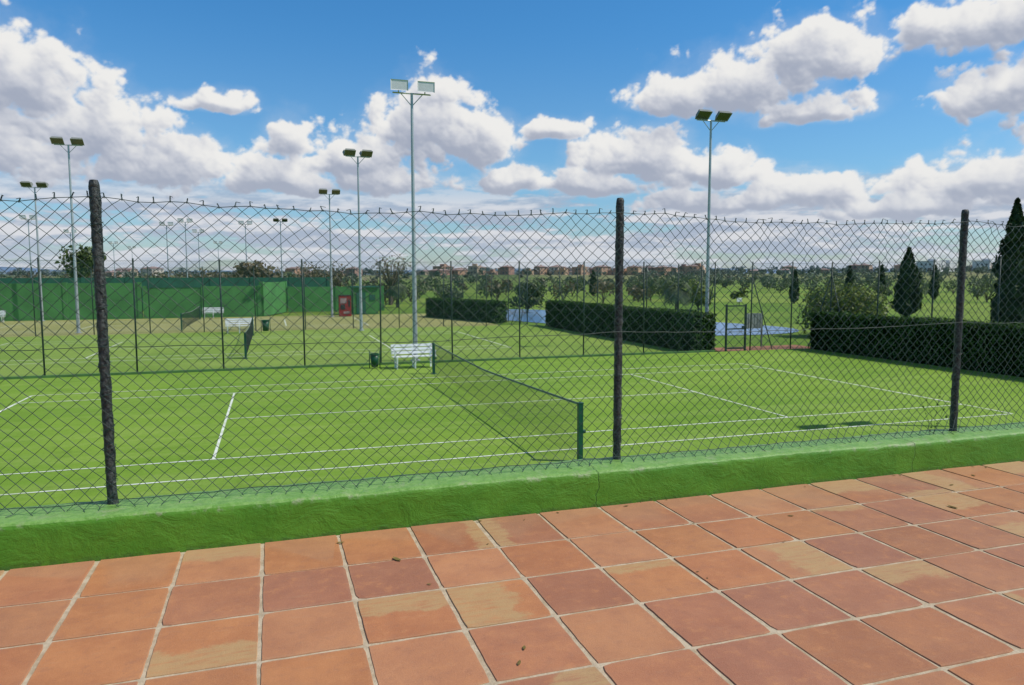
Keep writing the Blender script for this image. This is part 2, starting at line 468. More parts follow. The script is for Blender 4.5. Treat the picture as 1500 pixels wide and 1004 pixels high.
FY = 4.79
PX0, PSP, PH = -0.94, 3.275, 1.904
def near_fence():
    root = bpy.data.objects.new('chain_link_fence', None); COL.objects.link(root)
    w, hh = 0.086, 0.080
    x_lo, x_hi = -7.6, 12.3
    ns = int((x_hi - x_lo) / (w / 2))
    z_bot = 0.262
    top_base = 0.25 + 1.81
    rows = int((top_base - z_bot) / (hh / 2))
    if rows % 2: rows += 1
    ii = np.arange(ns + 1); jj = np.arange(rows + 1)
    def cloth(i, j):
        x = x_lo + i * w / 2; t = j / rows
        ph = ((x - PX0) / PSP) % 1.0
        sag = 0.05 * math.sin(math.pi * ph) ** 0.8
        z = z_bot + t * (top_base - z_bot - sag)
        z += 0.016 * noise.noise(Vector((x * 1.6, t * 2, 0))) * (0.3 + t) + 0.020 * t * t * noise.noise(Vector((x * 5, 0, 5)))
        xx = x + 0.030 * noise.noise(Vector((x * 1.2, t * 2.5, 4))) + 0.012 * math.sin(t * 7 + x)
        xx += 0.010 * noise.noise(Vector((x * 7, t * 9, 4)))
        y = FY + 0.03 * noise.noise(Vector((x * 1.4, t * 2.2, 9))) + 0.025 * noise.noise(Vector((x * 5, t * 6, 2)))
        if t < 0.07:
            y -= (0.07 - t) * 0.9
            z += (0.07 - t) * 0.25 * noise.noise(Vector((x * 3, 8, 0)))
        if t > 0.96:
            y += (t - 0.96) * 0.8 * noise.noise(Vector((x * 4, 0, 0)))
        return (xx, y, z)
    G = np.array([[cloth(i, j) for j in jj] for i in ii])
    P0 = []; P1 = []
    for i in range(ns):
        idx = i + ((i + jj) % 2)
        pts = G[idx, jj].copy()
        pts[:, 1] += 0.003 * np.where((jj % 2) == 0, 1, -1)
        P0.append(pts[:-1]); P1.append(pts[1:])
    P0 = np.vstack(P0); P1 = np.vstack(P1)
    V, F = seg_tubes(P0, P1, 0.0021, 4)
    e0 = []; e1 = []
    for i in range(0, ns + 1):
        if (i + rows) % 2 == 0:
            p = G[i, rows]
            a = RNG.normal(0, 0.009); bb = RNG.normal(0, 0.006)
            q = p + np.array([a, bb, 0.014 + 0.016 * RNG.random()])
            e0 += [p + np.array([-.003, 0, -.012]), p + np.array([.003, 0, -.012]), q]
            e1 += [q, q + np.array([.002, .002, 0]), q + np.array([RNG.normal(0, .014), RNG.normal(0, .01), -0.006])]
    for i in range(0, ns + 1):
        if i % 2 == 0:
            p = G[i, 0]
            e0.append(p); e1.append(p + np.array([RNG.normal(0, .012), -0.012 - 0.02 * RNG.random(), -0.006]))
    V2, F2 = seg_tubes(np.array(e0), np.array(e1), 0.0022, 4)
    F2 = F2 + len(V)
    np_mesh('mesh_fabric', np.vstack([V, V2]), np.vstack([F, F2]), M_WIRE, parent=root)
    a0 = []; a1 = []
    for t in (1.0, 0.52, 0.015):
        pts = []
        for i in range(0, ns, 2):
            p = np.array(cloth(i, rows * t)); p[1] = FY - 0.012 + (p[1] - FY) * 0.7; p[2] += 0.004
            if t > .9: p[2] = cloth(i, rows)[2] - 0.006
            pts.append(p)
        pts = np.array(pts); a0.append(pts[:-1]); a1.append(pts[1:])
    V, F = seg_tubes(np.vstack(a0), np.vstack(a1), 0.0022, 5)
    np_mesh('line_wires', V, F, M_WIRE, parent=root)
    for k in range(-2, 4):
        x = PX0 + k * PSP + (0.045 if k == 1 else 0)
        lean = (random.uniform(-.012, .012), random.uniform(-.01, .01))
        n = 18; rows_p = 150; Vp = []; Fp = []
        for r in range(rows_p + 1):
            z = 0.235 + (PH + 0.015) * r / rows_p
            for q in range(n):
                a = 2 * math.pi * q / n
                rad = 0.029
                rad += 0.0055 * noise.noise(Vector((math.cos(a) * 1.4, math.sin(a) * 1.4 + k * 5, z * 16)))
                rad += 0.0045 * noise.noise(Vector((math.cos(a) * 3, math.sin(a) * 3 + k * 5, z * 50)))
                if r > rows_p - 2: rad *= (0.9 if r == rows_p - 1 else 0.72)
                if r < 3: rad += 0.006 * (3 - r) / 3
                t = r / rows_p
                Vp.append((x + lean[0] * t + rad * math.cos(a), FY + 0.034 + lean[1] * t + rad * math.sin(a), z))
        for r in range(rows_p):
            for q in range(n):
                q2 = (q + 1) % n
                Fp.append((r * n + q, r * n + q2, (r + 1) * n + q2, (r + 1) * n + q))
        Vp.append((x + lean[0], FY + 0.034 + lean[1], 0.235 + PH + 0.018)); ci = len(Vp) - 1
        for q in range(0, n, 1):
            Fp.append((rows_p * n + q, rows_p * n + (q + 1) % n, ci))
        me = bpy.data.meshes.new('post'); me.from_pydata(Vp, [], Fp)
        me.materials.append(M_POST)
        me.polygons.foreach_set('use_smooth', [True] * len(me.polygons))
        o = bpy.data.objects.new('post', me); COL.objects.link(o); o.parent = root
        tb = MB()
        for z in np.arange(0.4, 2.05, 0.17):
            zz = z + random.uniform(-.04, .04); pr = None
            for q in range(13):
                a = 2 * math.pi * q / 12
                p = (x + lean[0] * (z - .25) / 1.9 + .036 * math.cos(a), FY + .032 + .038 * math.sin(a), zz + .012 * math.sin(a + 1))
                if pr: tb.tube(pr, p, .0018, n=4, caps=False)
                pr = p
        tb.obj('tie_wires', M_WIRE, parent=root)
near_fence()

# ------------------------------------------------------------------ courts
def turf_mat(name, a, bcol, sand, axis=(0.15, 1.2, 1)):
    m, nt, out = new_mat(name)
    b = NB(nt); P = b.pos()
    n1 = b.noise(P, 0.22, 4, 0.6); n2 = b.noise(b.scale(P, axis), 2.0, 5, 0.65); n3 = b.noise(P, 45, 3, 0.7); n4 = b.noise(P, 1.1, 5, 0.65); n5 = b.noise(P, 9, 5, 0.7)
    c = b.mix(b.ss(n1, 0.35, 0.65), tuple(a), tuple(bcol))
    c = b.mix(b.math('MULTIPLY', b.ss(n2, 0.40, 0.70), 0.50), c, tuple(sand))
    c = b.mix(b.math('MULTIPLY', b.ss(n4, 0.50, 0.72), 0.45), c, tuple(k * 0.74 for k in a))
    c = b.mix(b.math('MULTIPLY', b.ss(n5, 0.48, 0.72), 0.38), c, tuple(k * 0.58 for k in a))
    c = b.mix(b.math('MULTIPLY', b.ss(n3, 0.40, 0.75), 0.40), c, tuple(k * 0.5 for k in a))
    finish(b, out, c, 0.9, b.bump(n3, 0.6, 0.01), spec=0.15)
    return m
M_TURF = turf_mat('court_turf', (0.165, 0.295, 0.028), (0.220, 0.350, 0.038), (0.31, 0.41, 0.095))
M_TURF2 = turf_mat('court_turf_far', (0.195, 0.315, 0.040), (0.26, 0.37, 0.062), (0.34, 0.40, 0.12))
M_TURF3 = turf_mat('court_turf_worn', (0.33, 0.33, 0.10), (0.40, 0.38, 0.14), (0.48, 0.44, 0.20))
M_LINE = simple_mat('court_line_paint', (0.78, 0.80, 0.70), 0.8, 0.28, 5.0, col2=(0.54, 0.60, 0.40))

def sheet(name, x0, x1, y0, y1, z, mat):
    mb = MB()
    mb.quad([(x0, y0, z), (x1, y0, z), (x1, y1, z), (x0, y1, z)])
    return mb.obj(name, mat)
sheet('tennis_court', -34, 23.7, 4.9, 28.25, COURT_Z, M_TURF)
sheet('tennis_court', -34, 17.6, 28.25, 48.6, COURT_Z - 0.01, M_TURF2)
sheet('tennis_court', -60, 15.0, 48.6, 66.5, COURT_Z - 0.005, M_TURF3)

def court_lines(cx, cy, z, w=0.055):
    mb = MB()
    def strip(x0, y0, x1, y1, ww=w):
        if abs(x1 - x0) > abs(y1 - y0):
            n = 40
            for k in range(n):
                a = x0 + (x1 - x0) * k / n; c = x0 + (x1 - x0) * (k + 1) / n
                o0 = 0.006 * noise.noise(Vector((a * .7, y0, 0))); o1 = 0.006 * noise.noise(Vector((c * .7, y0, 0)))
                mb.quad([(a, y0 - ww / 2 + o0, z), (c, y0 - ww / 2 + o1, z), (c, y0 + ww / 2 + o1, z), (a, y0 + ww / 2 + o0, z)])
        else:
            mb.quad([(x0 - ww / 2, y0, z), (x0 + ww / 2, y0, z), (x0 + ww / 2, y1, z), (x0 - ww / 2, y1, z)])
    H = 11.885; D = 5.485; S = 4.115; SV = 6.4
    for s in (-1, 1):
        strip(cx - H, cy + s * D, cx + H, cy + s * D)
        strip(cx - H + .03, cy + s * S, cx + H - .03, cy + s * S)
        strip(cx + s * H, cy - D + .03, cx + s * H, cy - S - .03); strip(cx + s * H, cy - S + .03, cx + s * H, cy + S - .03, 0.08)
        strip(cx + s * H, cy + S + .03, cx + s * H, cy + D - .03)
        strip(cx + s * SV, cy - S + .03, cx + s * SV, cy + S - .03)
    strip(cx - SV + .03, cy, cx + SV - .03, cy)
    mb.obj('court_lines', M_LINE)
court_lines(5.28, 18.61, COURT_Z + 0.005)
court_lines(-1.1, 38.7, COURT_Z - 0.005, 0.07)
court_lines(-5.5, 57.3, COURT_Z + 0.001, 0.09)

M_NETPOST = simple_mat('net_post_green', (0.012, 0.10, 0.06), 0.4, 0.3, 10)
M_NET = simple_mat('net_cord', (0.018, 0.03, 0.022), 0.7, 0.3, 10)
M_BAND = simple_mat('net_band', (0.20, 0.26, 0.20), 0.7, 0.4, 12)
def tennis_net(cx, cy, half=6.4, cell=0.045, band=M_BAND):
    root = bpy.data.objects.new('tennis_net', None); COL.objects.link(root)
    mb = MB()
    for s in (-1, 1):
        mb.box((cx, cy + s * half, COURT_Z + 0.535), (0.085, 0.085, 1.07))
        mb.box((cx, cy + s * half, COURT_Z + 1.08), (0.10, 0.10, 0.02))
        mb.tube((cx + .055, cy + s * half, COURT_Z + .55), (cx + .10, cy + s * half, COURT_Z + .55), .035, n=10)
        mb.box((cx, cy + s * half, COURT_Z + 0.01), (0.2, 0.2, 0.012))
    mb.obj('net_posts', M_NETPOST, parent=root)
    def top(y):
        t = abs(y - cy) / half
        return COURT_Z + 0.914 + (1.055 - 0.914) * t ** 1.2
    ys = np.arange(cy - half + .05, cy + half - .05, cell)
    P0 = []; P1 = []
    rows = 20
    for y in ys:
        P0.append((cx, y, COURT_Z + 0.03)); P1.append((cx, y, top(y)))
    for r in range(rows + 1):
        t = r / rows
        seg = 24; yy = np.linspace(cy - half + .05, cy + half - .05, seg + 1)
        for k in range(seg):
            P0.append((cx, yy[k], COURT_Z + .03 + (top(yy[k]) - COURT_Z - .03) * t)); P1.append((cx, yy[k+1], COURT_Z + .03 + (top(yy[k+1]) - COURT_Z - .03) * t))
    P0 = np.array(P0, float); P1 = np.array(P1, float)
    V, F = seg_tubes(P0 + [0.0, 1e-5, 0], P1, 0.0017, 3)
    np_mesh('net_mesh', V, F, M_NET, parent=root)
    bb = MB()
    yy = np.linspace(cy - half, cy + half, 31)
    for k in range(30):
        for sx in (-.008, .008):
            bb.quad([(cx + sx, yy[k], top(yy[k]) - .022), (cx + sx, yy[k+1], top(yy[k+1]) - .022), (cx + sx, yy[k+1], top(yy[k+1]) + .02), (cx + sx, yy[k], top(yy[k]) + .02)])
        bb.quad([(cx - .008, yy[k], top(yy[k]) + .02), (cx + .008, yy[k], top(yy[k]) + .02), (cx + .008, yy[k+1], top(yy[k+1]) + .02), (cx - .008, yy[k+1], top(yy[k+1]) + .02)])
    bb.obj('net_band', band, parent=root)
tennis_net(5.28, 18.61)
tennis_net(-1.1, 38.7)
tennis_net(-5.5, 57.3)

# ------------------------------------------------------------------ far fences
def mesh_panel_mat():
    m, nt, out = new_mat('far_chain_link')
    b = NB(nt); tc = b.n('ShaderNodeUVMap'); uv = tc.outputs[0]
    sep = b.n('ShaderNodeSeparateXYZ'); b.link(uv, sep.inputs[0])
    p = b.math('ADD', sep.outputs[0], sep.outputs[1]); q = b.math('SUBTRACT', sep.outputs[0], sep.outputs[1])
    k = 1 / 0.085
    l1 = b.math('LESS_THAN', b.math('FRACT', b.math('MULTIPLY', p, k)), 0.058)
    l2 = b.math('LESS_THAN', b.math('FRACT', b.math('MULTIPLY', q, k)), 0.058)
    mask = b.math('MAXIMUM', l1, l2)
    tr = b.n('ShaderNodeBsdfTransparent')
    d = b.n('ShaderNodeBsdfPrincipled'); d.inputs['Base Color'].default_value = (0.03, 0.075, 0.05, 1); d.inputs['Roughness'].default_value = .5
    ms = b.n('ShaderNodeMixShader'); b.link(mask, ms.inputs[0]); b.link(tr.outputs[0], ms.inputs[1]); b.link(d.outputs[0], ms.inputs[2])
    b.link(ms.outputs[0], out.inputs[0])
    return m
M_FARMESH = mesh_panel_mat()
M_FPOST = simple_mat('fence_post_green', (0.02, 0.045, 0.032), 0.5, 0.3, 6)
def far_fence(pts, h, post_sp=2.82, z0=COURT_Z, braces=True):
    root = bpy.data.objects.new('court_fence', None); COL.objects.link(root)
    mb = MB()
    V = []; F = []; UV = []
    run = 0
    for (a, c) in zip(pts[:-1], pts[1:]):
        a = Vector((*a, 0)); c = Vector((*c, 0)); L = (c - a).length; d = (c - a) / L
        i = len(V)
        V += [(a.x, a.y, z0 + .03), (c.x, c.y, z0 + .03), (c.x, c.y, z0 + h - .05), (a.x, a.y, z0 + h - .05)]
        F.append((i, i + 1, i + 2, i + 3)); UV += [(run, 0), (run + L, 0), (run + L, h), (run, h)]; run += L
        n = max(1, round(L / post_sp))
        for k in range(n + 1):
            p = a + d * (L * k / n)
            mb.tube((p.x, p.y + .03, z0), (p.x + random.uniform(-.04, .04), p.y + .03, z0 + h + random.uniform(-.03, .03)), 0.03, n=7)
        for zz in (.06, h * .5, h - .06):
            for k in range(n):
                p = a + d * (L * k / n); q = a + d * (L * (k + 1) / n); mm = (p + q) / 2
                mb.tube((p.x, p.y, z0 + zz), (mm.x, mm.y, z0 + zz - .015), .004, n=4, caps=False)
                mb.tube((mm.x, mm.y, z0 + zz - .015), (q.x, q.y, z0 + zz), .004, n=4, caps=False)
        if braces:
            p = a; q = a + d * 1.2
            mb.tube((p.x, p.y + .03, z0 + h * .85), (q.x, q.y + .03, z0), .022, n=6)
            p = c; q = c - d * 1.2
            mb.tube((p.x, p.y + .03, z0 + h * .85), (q.x, q.y + .03, z0), .022, n=6)
    mb.obj('posts', M_FPOST, smooth=True, parent=root)
    me = bpy.data.meshes.new('mesh_fabric'); me.from_pydata(V, [], F)
    uvl = me.uv_layers.new(name='UVMap')
    for k, u in enumerate(UV): uvl.data[k].uv = u
    me.materials.append(M_FARMESH)
    o = bpy.data.objects.new('mesh_fabric', me); COL.objects.link(o); o.parent = root
far_fence([(-32.74, 28.3), (18.02, 28.3)], 4.0)
far_fence([(20.6, 28.3), (25.0, 28.3), (25.0, 3.0)], 4.0)
far_fence([(-40, 48.7), (17.0, 48.7)], 4.0, 3.0)
far_fence([(19.5, 29.5), (19.5, 49)], 4.0, 3.2)
far_fence([(17.0, 48.7), (15.6, 66)], 3.6, 3.2)

mb = MB(); mb.box((-7.3, 28.3, COURT_Z + .035), (52, .14, .09)); mb.obj('fence_kerb', simple_mat('kerb_green', (0.10, 0.22, 0.06), .8, .3, 3))

def gate():
    root = bpy.data.objects.new('court_gate', None); COL.objects.link(root)
    mb = MB(); z = COURT_Z; y = 28.3
    for x in (19.3, 20.3):
        mb.box((x, y, z + 1.05), (.07, .07, 2.1))
    for zz in (.12, 1.0, 2.03):
        mb.box((19.8, y, z + zz), (.93, .05, .05))
    mb.box((20.15, y - .04, z + 1.05), (.12, .03, .16))
    mb.obj('gate_frame', M_FPOST, parent=root)
    me = bpy.data.meshes.new('gate_mesh'); me.from_pydata([(19.33, y + .0, z + .14), (20.27, y, z + .14), (20.27, y, z + 2.0), (19.33, y, z + 2.0)], [], [(0, 1, 2, 3)])
    uvl = me.uv_layers.new(name='UVMap')
    for k, u in enumerate([(0, 0), (.94, 0), (.94, 1.86), (0, 1.86)]): uvl.data[k].uv = u
    me.materials.append(M_FARMESH); o = bpy.data.objects.new('gate_mesh', me); COL.objects.link(o); o.parent = root
    mb = MB(); mb.box((19.95, y, z + 2.30), (.26, .03, .18)); mb.obj('gate_sign', simple_mat('white_panel', (.75, .76, .74), .5, .1, 4), parent=root)
    mb = MB(); mb.tube((19.95, y, z + 2.05), (19.95, y, z + 2.21), .015, n=6); mb.obj('sign_stem', M_FPOST, parent=root)
gate()
mb = MB(); z = COURT_Z
for x in (21.25, 22.15): mb.box((x, 29.6, z + .85), (.06, .06, 1.7), 0)
mb.box((21.7, 29.57, z + 1.25), (.84, .03, .72), 1)
for k in range(5): mb.box((21.38 + k * .16, 29.548, z + 1.25), (.02, .012, .66), 0)
mb.obj('notice_board', [simple_mat('board_frame', (.16, .18, .15), .6), simple_mat('board_face', (.34, .37, .33), .6, .3, 4)])

sheet('clay_path', 19.2, 24.6, 28.5, 30.2, COURT_Z - 0.03, simple_mat('clay', (.36, .16, .09), .9, .3, 2))

# ------------------------------------------------------------------ pond
def pond():
    m, nt, out = new_mat('pond_water'); b = NB(nt)
    n1 = b.noise(b.scale(b.pos(), (1, 3, 1)), 2.5, 4, .6)
    finish(b, out, (0.13, 0.25, 0.40), 0.25, b.bump(n1, .5, .06), spec=.5)
    pts = [(19.5, 39), (25, 36.5), (30, 37), (32.5, 41), (31, 48), (27, 56), (26, 71), (16.6, 72), (17.0, 57), (20.3, 46)]
    mb = MB(); c = []
    n = len(pts)
    for i in range(n):
        for k in range(6):
            t = k / 6; p0, p1, p2, p3 = [Vector((*pts[(i + q) % n], 0)) for q in (-1, 0, 1, 2)]
            p = 0.5 * ((2 * p1) + (-p0 + p2) * t + (2 * p0 - 5 * p1 + 4 * p2 - p3) * t * t + (-p0 + 3 * p1 - 3 * p2 + p3) * t ** 3)
            c.append((p.x, p.y, GROUND_Z + .03))
    mb.quad(c); mb.obj('pond', m)
pond()

# ------------------------------------------------------------------ hedges
M_HEDGE = foliage_mat('hedge_leaf', (0.012, 0.034, 0.006), (0.058, 0.130, 0.020), 1.5, .15)
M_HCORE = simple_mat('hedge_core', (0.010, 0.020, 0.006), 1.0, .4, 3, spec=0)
def hedge(p0, p1, width, h, dens=330, leaf=0.065):
    a = Vector((*p0, 0)); c = Vector((*p1, 0)); L = (c - a).length; d = (c - a) / L; nrm = Vector((-d.y, d.x, 0))
    z0 = COURT_Z - .02
    bag = LeafBag()
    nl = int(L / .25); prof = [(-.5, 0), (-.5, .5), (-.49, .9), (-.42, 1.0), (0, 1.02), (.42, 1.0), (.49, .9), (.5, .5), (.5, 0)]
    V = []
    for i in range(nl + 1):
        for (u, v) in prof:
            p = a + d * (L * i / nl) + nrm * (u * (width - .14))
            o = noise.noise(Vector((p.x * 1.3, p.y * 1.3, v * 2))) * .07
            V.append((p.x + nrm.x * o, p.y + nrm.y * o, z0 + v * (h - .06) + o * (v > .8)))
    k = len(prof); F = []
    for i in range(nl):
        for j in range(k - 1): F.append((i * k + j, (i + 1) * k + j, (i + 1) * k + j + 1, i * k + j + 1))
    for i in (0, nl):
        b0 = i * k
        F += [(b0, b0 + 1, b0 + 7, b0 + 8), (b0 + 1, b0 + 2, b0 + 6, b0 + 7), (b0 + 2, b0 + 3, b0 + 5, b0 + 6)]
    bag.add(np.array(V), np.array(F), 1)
    def scatter(n, fn):
        P = []; N = []
        for _ in range(n):
            s, t, nn, off = fn()
            p = a + d * s + nrm * off[0]
            w = noise.noise(Vector((p.x * 1.1, p.y * 1.1, t * 1.5))) * .07
            P.append((p.x + nn.x * w, p.y + nn.y * w, z0 + t + nn.z * w)); N.append((nn.x, nn.y, nn.z + .25))
        V, F = leaf_quads(np.array(P), leaf, 1.5, np.array(N)); bag.add(V, F, 0)
    W = width / 2
    for sgn in (-1, 1):
        scatter(int(L * h * dens), lambda: (random.random() * L, random.random() * h, nrm * sgn, (sgn * (W - .05 + random.gauss(0, .03)),)))
    scatter(int(L * width * dens), lambda: (random.random() * L, h - .02 + random.gauss(0, .04), Vector((0, 0, 1)), (random.uniform(-W, W),)))
    for s0, sg in ((0, -1), (L, 1)):
        scatter(int(width * h * dens), lambda: (s0 + sg * random.gauss(.02, .03), random.random() * h, d * sg, (random.uniform(-W, W),)))
    bag.obj('hedge', [M_HEDGE, M_HCORE])
hedge((18.45, 28.75), (18.45, 47.5), 1.15, 1.70)
hedge((24.2, 28.0), (24.2, 4.0), 1.25, 1.68, 330)
hedge((15.9, 51.6), (12.9, 61.5), 1.2, 1.55, 160, .10)

# ------------------------------------------------------------------ benches, bins
M_WHITE = simple_mat('white_paint', (.78, .79, .77), .45, .12, 9)
def bench(x, y, rot=0, w=1.62, z=COURT_Z):
    mb = MB(); R = Matrix.Rotation(rot, 3, 'Z')
    def bx(c, s, tilt=0):
        M = R @ Matrix.Rotation(tilt, 3, 'X'); p = R @ Vector(c); mb.box((x + p.x, y + p.y, z + p.z), s, 0, M)
    for k in range(4): bx((0, -.18 + k * .115, .44), (w, .085, .03))
    for k in range(3): bx((0, .24 + k * .028, .56 + k * .13), (w, .028, .095), -.2)
    for sx in (-1, 0, 1):
        X = sx * (w / 2 - .14)
        bx((X, -.19, .21), (.055, .055, .42), .12); bx((X, .22, .21), (.055, .055, .42), -.15)
        bx((X, .0, .405), (.05, .46, .04)); bx((X, .285, .66), (.05, .035, .46), -.2)
        bx((X, 0, .18), (.045, .40, .04))
    for sx in (-1, 1):
        X = sx * (w / 2 - .06)
        bx((X, -.0, .64), (.06, .48, .03)); bx((X, -.2, .54), (.045, .045, .2))
    mb.obj('park_bench', M_WHITE)
bench(4.95, 26.9, 0.03)
bench(-1.9, 47.2, 0.0)
bench(-4.6, 65.0, 0.0)
bench(-20, 64.6, 0.0)

M_BIN = simple_mat('bin_green', (.012, .085, .035), .4, .2, 5)
def trash_bin(x, y, s=1.0):
    mb = MB(); z = COURT_Z
    prof = [(.13, .06), (.17, .52), (.19, .53), (.19, .56), (.15, .58), (.15, .50)]
    for (r0, z0), (r1, z1) in zip(prof[:-1], prof[1:]):
        mb.tube((x, y, z + z0 * s), (x, y, z + z1 * s), r0 * s, r1 * s, 16, 0, caps=(z0 < .1))
    mb.tube((x - .2 * s, y, z), (x - .2 * s, y, z + .7 * s), .018, n=6); mb.tube((x + .2 * s, y, z), (x + .2 * s, y, z + .7 * s), .018, n=6)
    mb.tube((x - .2 * s, y, z + .45 * s), (x + .2 * s, y, z + .45 * s), .014, n=6)
    mb.obj('trash_bin', M_BIN, smooth=True)
trash_bin(3.55, 27.3, .95)
trash_bin(-.4, 47.4, 1.3)

# ------------------------------------------------------------------ floodlights
M_GALV = simple_mat('galvanised_pole', (.46, .48, .49), .45, .12, 3, metallic=.3)
M_HEAD = simple_mat('lamp_housing', (.70, .68, .66), .5, .15, 5)
M_HEADD = simple_mat('lamp_housing_dark', (.24, .25, .21), .5, .2, 5)
M_GLASS = simple_mat('lamp_glass_dark', (.06, .07, .05), .15, .2, 5, spec=.8)
M_GLASSL = simple_mat('lamp_glass_pale', (.76, .72, .72), .3, .1, 5, spec=.6)
def flood(x, y, h, heads=((-.52, 0), (.52, 0)), pale=False, z=None, rot=0.0):
    z = COURT_Z if z is None else z
    mb = MB()
    n = 5
    for k in range(n):
        r0 = .10 - .05 * k / n; r1 = .10 - .05 * (k + 1) / n
        mb.tube((x, y, z + h * k / n), (x, y, z + h * (k + 1) / n), r0, r1, 10, 0)
    mb.tube((x, y, z), (x, y, z + .04), .2, n=10)
    mb.box((x, y - .09, z + .9), (.12, .04, .35), 0)
    R = Matrix.Rotation(rot, 3, 'Z')
    def P(v):
        q = R @ Vector(v); return (x + q.x, y + q.y, z + h + q.z)
    mb.tube(P((-.75, 0, -.02)), P((.75, 0, -.02)), .03, n=6)
    mb.tube(P((0, 0, -.5)), P((.42, 0, -.04)), .018, n=5); mb.tube(P((0, 0, -.5)), P((-.42, 0, -.04)), .018, n=5)
    tilt = .05 if pale else .95
    def head(cx, face):
        tl = Matrix.Rotation(face * -tilt, 3, 'X')
        M = R @ tl
        c = P((cx, face * .16, .22))
        c0 = Vector(c)
        W, H, D = .34, (.20 if pale else .25), .10
        fr_ = [Vector((-W, face * D, -H)), Vector((W, face * D, -H)), Vector((W, face * D, H)), Vector((-W, face * D, H))]
        bk = [Vector((-W * .8, -face * D, -H * .6)), Vector((W * .8, -face * D, -H * .6)), Vector((W * .8, -face * D, H * .7)), Vector((-W * .8, -face * D, H * .7))]
        q = [tuple(c0 + M @ v) for v in fr_ + bk]
        for f in ((4, 5, 6, 7), (0, 1, 5, 4), (1, 2, 6, 5), (2, 3, 7, 6), (3, 0, 4, 7)):
            mb.quad([q[i] for i in f], 1)
        gl = [tuple(c0 + M @ Vector((sx * W * .88, face * (D - .02), sz * H * .84))) for sx, sz in ((-1, -1), (1, -1), (1, 1), (-1, 1))]
        mb.quad(gl, 2)
        for k in range(4):
            k2 = (k + 1) % 4; mb.quad([q[k], q[k2], gl[k2], gl[k]], 1)
        mb.tube(P((cx, 0, -.02)), tuple(c0 - M @ Vector((0, face * D, 0))), .025, n=5)
    for hx, fc in heads:
        head(hx, -1 if fc <= 0 else 1)
    mb.obj('floodlight_pole', [M_GALV, M_HEAD if pale else M_HEADD, M_GLASSL if pale else M_GLASS])
two = ((-.52, 0), (.52, 0)); four = ((-.52, 0), (.52, 0), (-.52, 1), (.52, 1))
flood(5.43, 29.25, 10.5, two, True)
flood(19.45, 30.1, 10.5, two)
flood(19.3, 10.1, 10.2, ((-.62, 0), (.62, 0)))
flood(5.3, 46.9, 10.75, four, False, rot=.1)
flood(-11.2, 50.5, 11.2, two)
flood(4.8, 63.6, 10.2, two)
flood(-16.9, 65.3, 10.2, four)
for (x, y) in ((-27, 101), (-10, 101), (1.3, 97), (-10.4, 123), (-29, 129), (-30, 167), (-31, 194), (-10, 161), (-13, 108), (-3, 103)):
    flood(x, y, 10.3, two if y < 100 else four, y > 100, z=T(x, y))

# ------------------------------------------------------------------ green practice walls
M_GWALL = simple_mat('green_wall', (0.085, 0.27, 0.070), .8, .25, .6)
M_GDARK = simple_mat('dark_green_screen', (0.030, 0.145, 0.090), .8, .3, .8)
def gwall(p0, p1, h, name='practice_wall', mat=M_GWALL, screen=True):
    a = Vector((*p0, 0)); c = Vector((*p1, 0)); L = (c - a).length; ang = math.atan2(c.y - a.y, c.x - a.x)
    R = Matrix.Rotation(ang, 3, 'Z'); mb = MB(); mid = (a + c) / 2; z = COURT_Z
    mb.box((mid.x, mid.y, z + h / 2), (L, .25, h), 0, R)
    n = max(1, int(L / 4))
    for k in range(n + 1):
        p = a + (c - a) * (k / n); mb.box((p.x, p.y, z + h / 2 + .03), (.3, .36, h + .06), 0, R)
    if screen:
        for k in range(0, n, 2):
            p = a + (c - a) * ((k + .5) / n); q = R @ Vector((0, -.14, 0))
            mb.box((p.x + q.x, p.y + q.y, z + h + .2), (L / n * .92, .04, .6), 1, R)
            mb.tube((p.x - 1.7, p.y + .2, z), (p.x - 1.7, p.y + .2, z + h + .75), .04, n=6, mi=1)
    mb.obj(name, [mat, M_GDARK])
gwall((-52, 67), (-21.3, 67), 2.2)
gwall((-20.8, 66.4), (-10.2, 66.4), 2.9, screen=False)
gwall((-9.8, 66.4), (-1, 66.4), 2.6)
gwall((-.8, 66.7), (1.2, 74), 2.9, screen=False)
gwall((1.6, 74), (10.5, 74), 2.4, screen=False)
gwall((-34, 84), (6, 84), 3.3, mat=M_GDARK, name='windbreak_screen', screen=False)

# vending cabinet
mb = MB(); bx_, by_ = 5.9, 64.0
mb.box((bx_, by_, COURT_Z + .9), (1.0, .7, 1.74), 0)
mb.box((bx_ - .15, by_ - .36, COURT_Z + 1.35), (.5, .03, .45), 1)
mb.box((bx_ - .2, by_ - .36, COURT_Z + .8), (.36, .03, .4), 2)
mb.box((bx_ + .34, by_ - .36, COURT_Z + 1.1), (.16, .03, .5), 2)
mb.box((bx_ + .1, by_ - .36, COURT_Z + .35), (.5, .03, .2), 1)
mb.box((bx_, by_, COURT_Z + 1.79), (1.06, .76, .05), 2)
mb.obj('vending_machine', [simple_mat('red_paint', (.34, .03, .03), .5), simple_mat('panel_white', (.50, .36, .34), .5, .5, 3), simple_mat('panel_dark', (.04, .03, .03), .5)])
mb = MB(); mb.box((8.0, 68, COURT_Z + 1.2), (2.2, 2, 2.4), 0); mb.box((8.0, 68, COURT_Z + 2.46), (2.5, 2.3, .12), 1); mb.box((7.6, 66.98, COURT_Z + 1.0), (.8, .05, 1.9), 1); mb.box((8.6, 66.98, COURT_Z + 1.5), (.5, .05, .5), 1)
mb.obj('service_hut', [M_GWALL, M_GDARK])

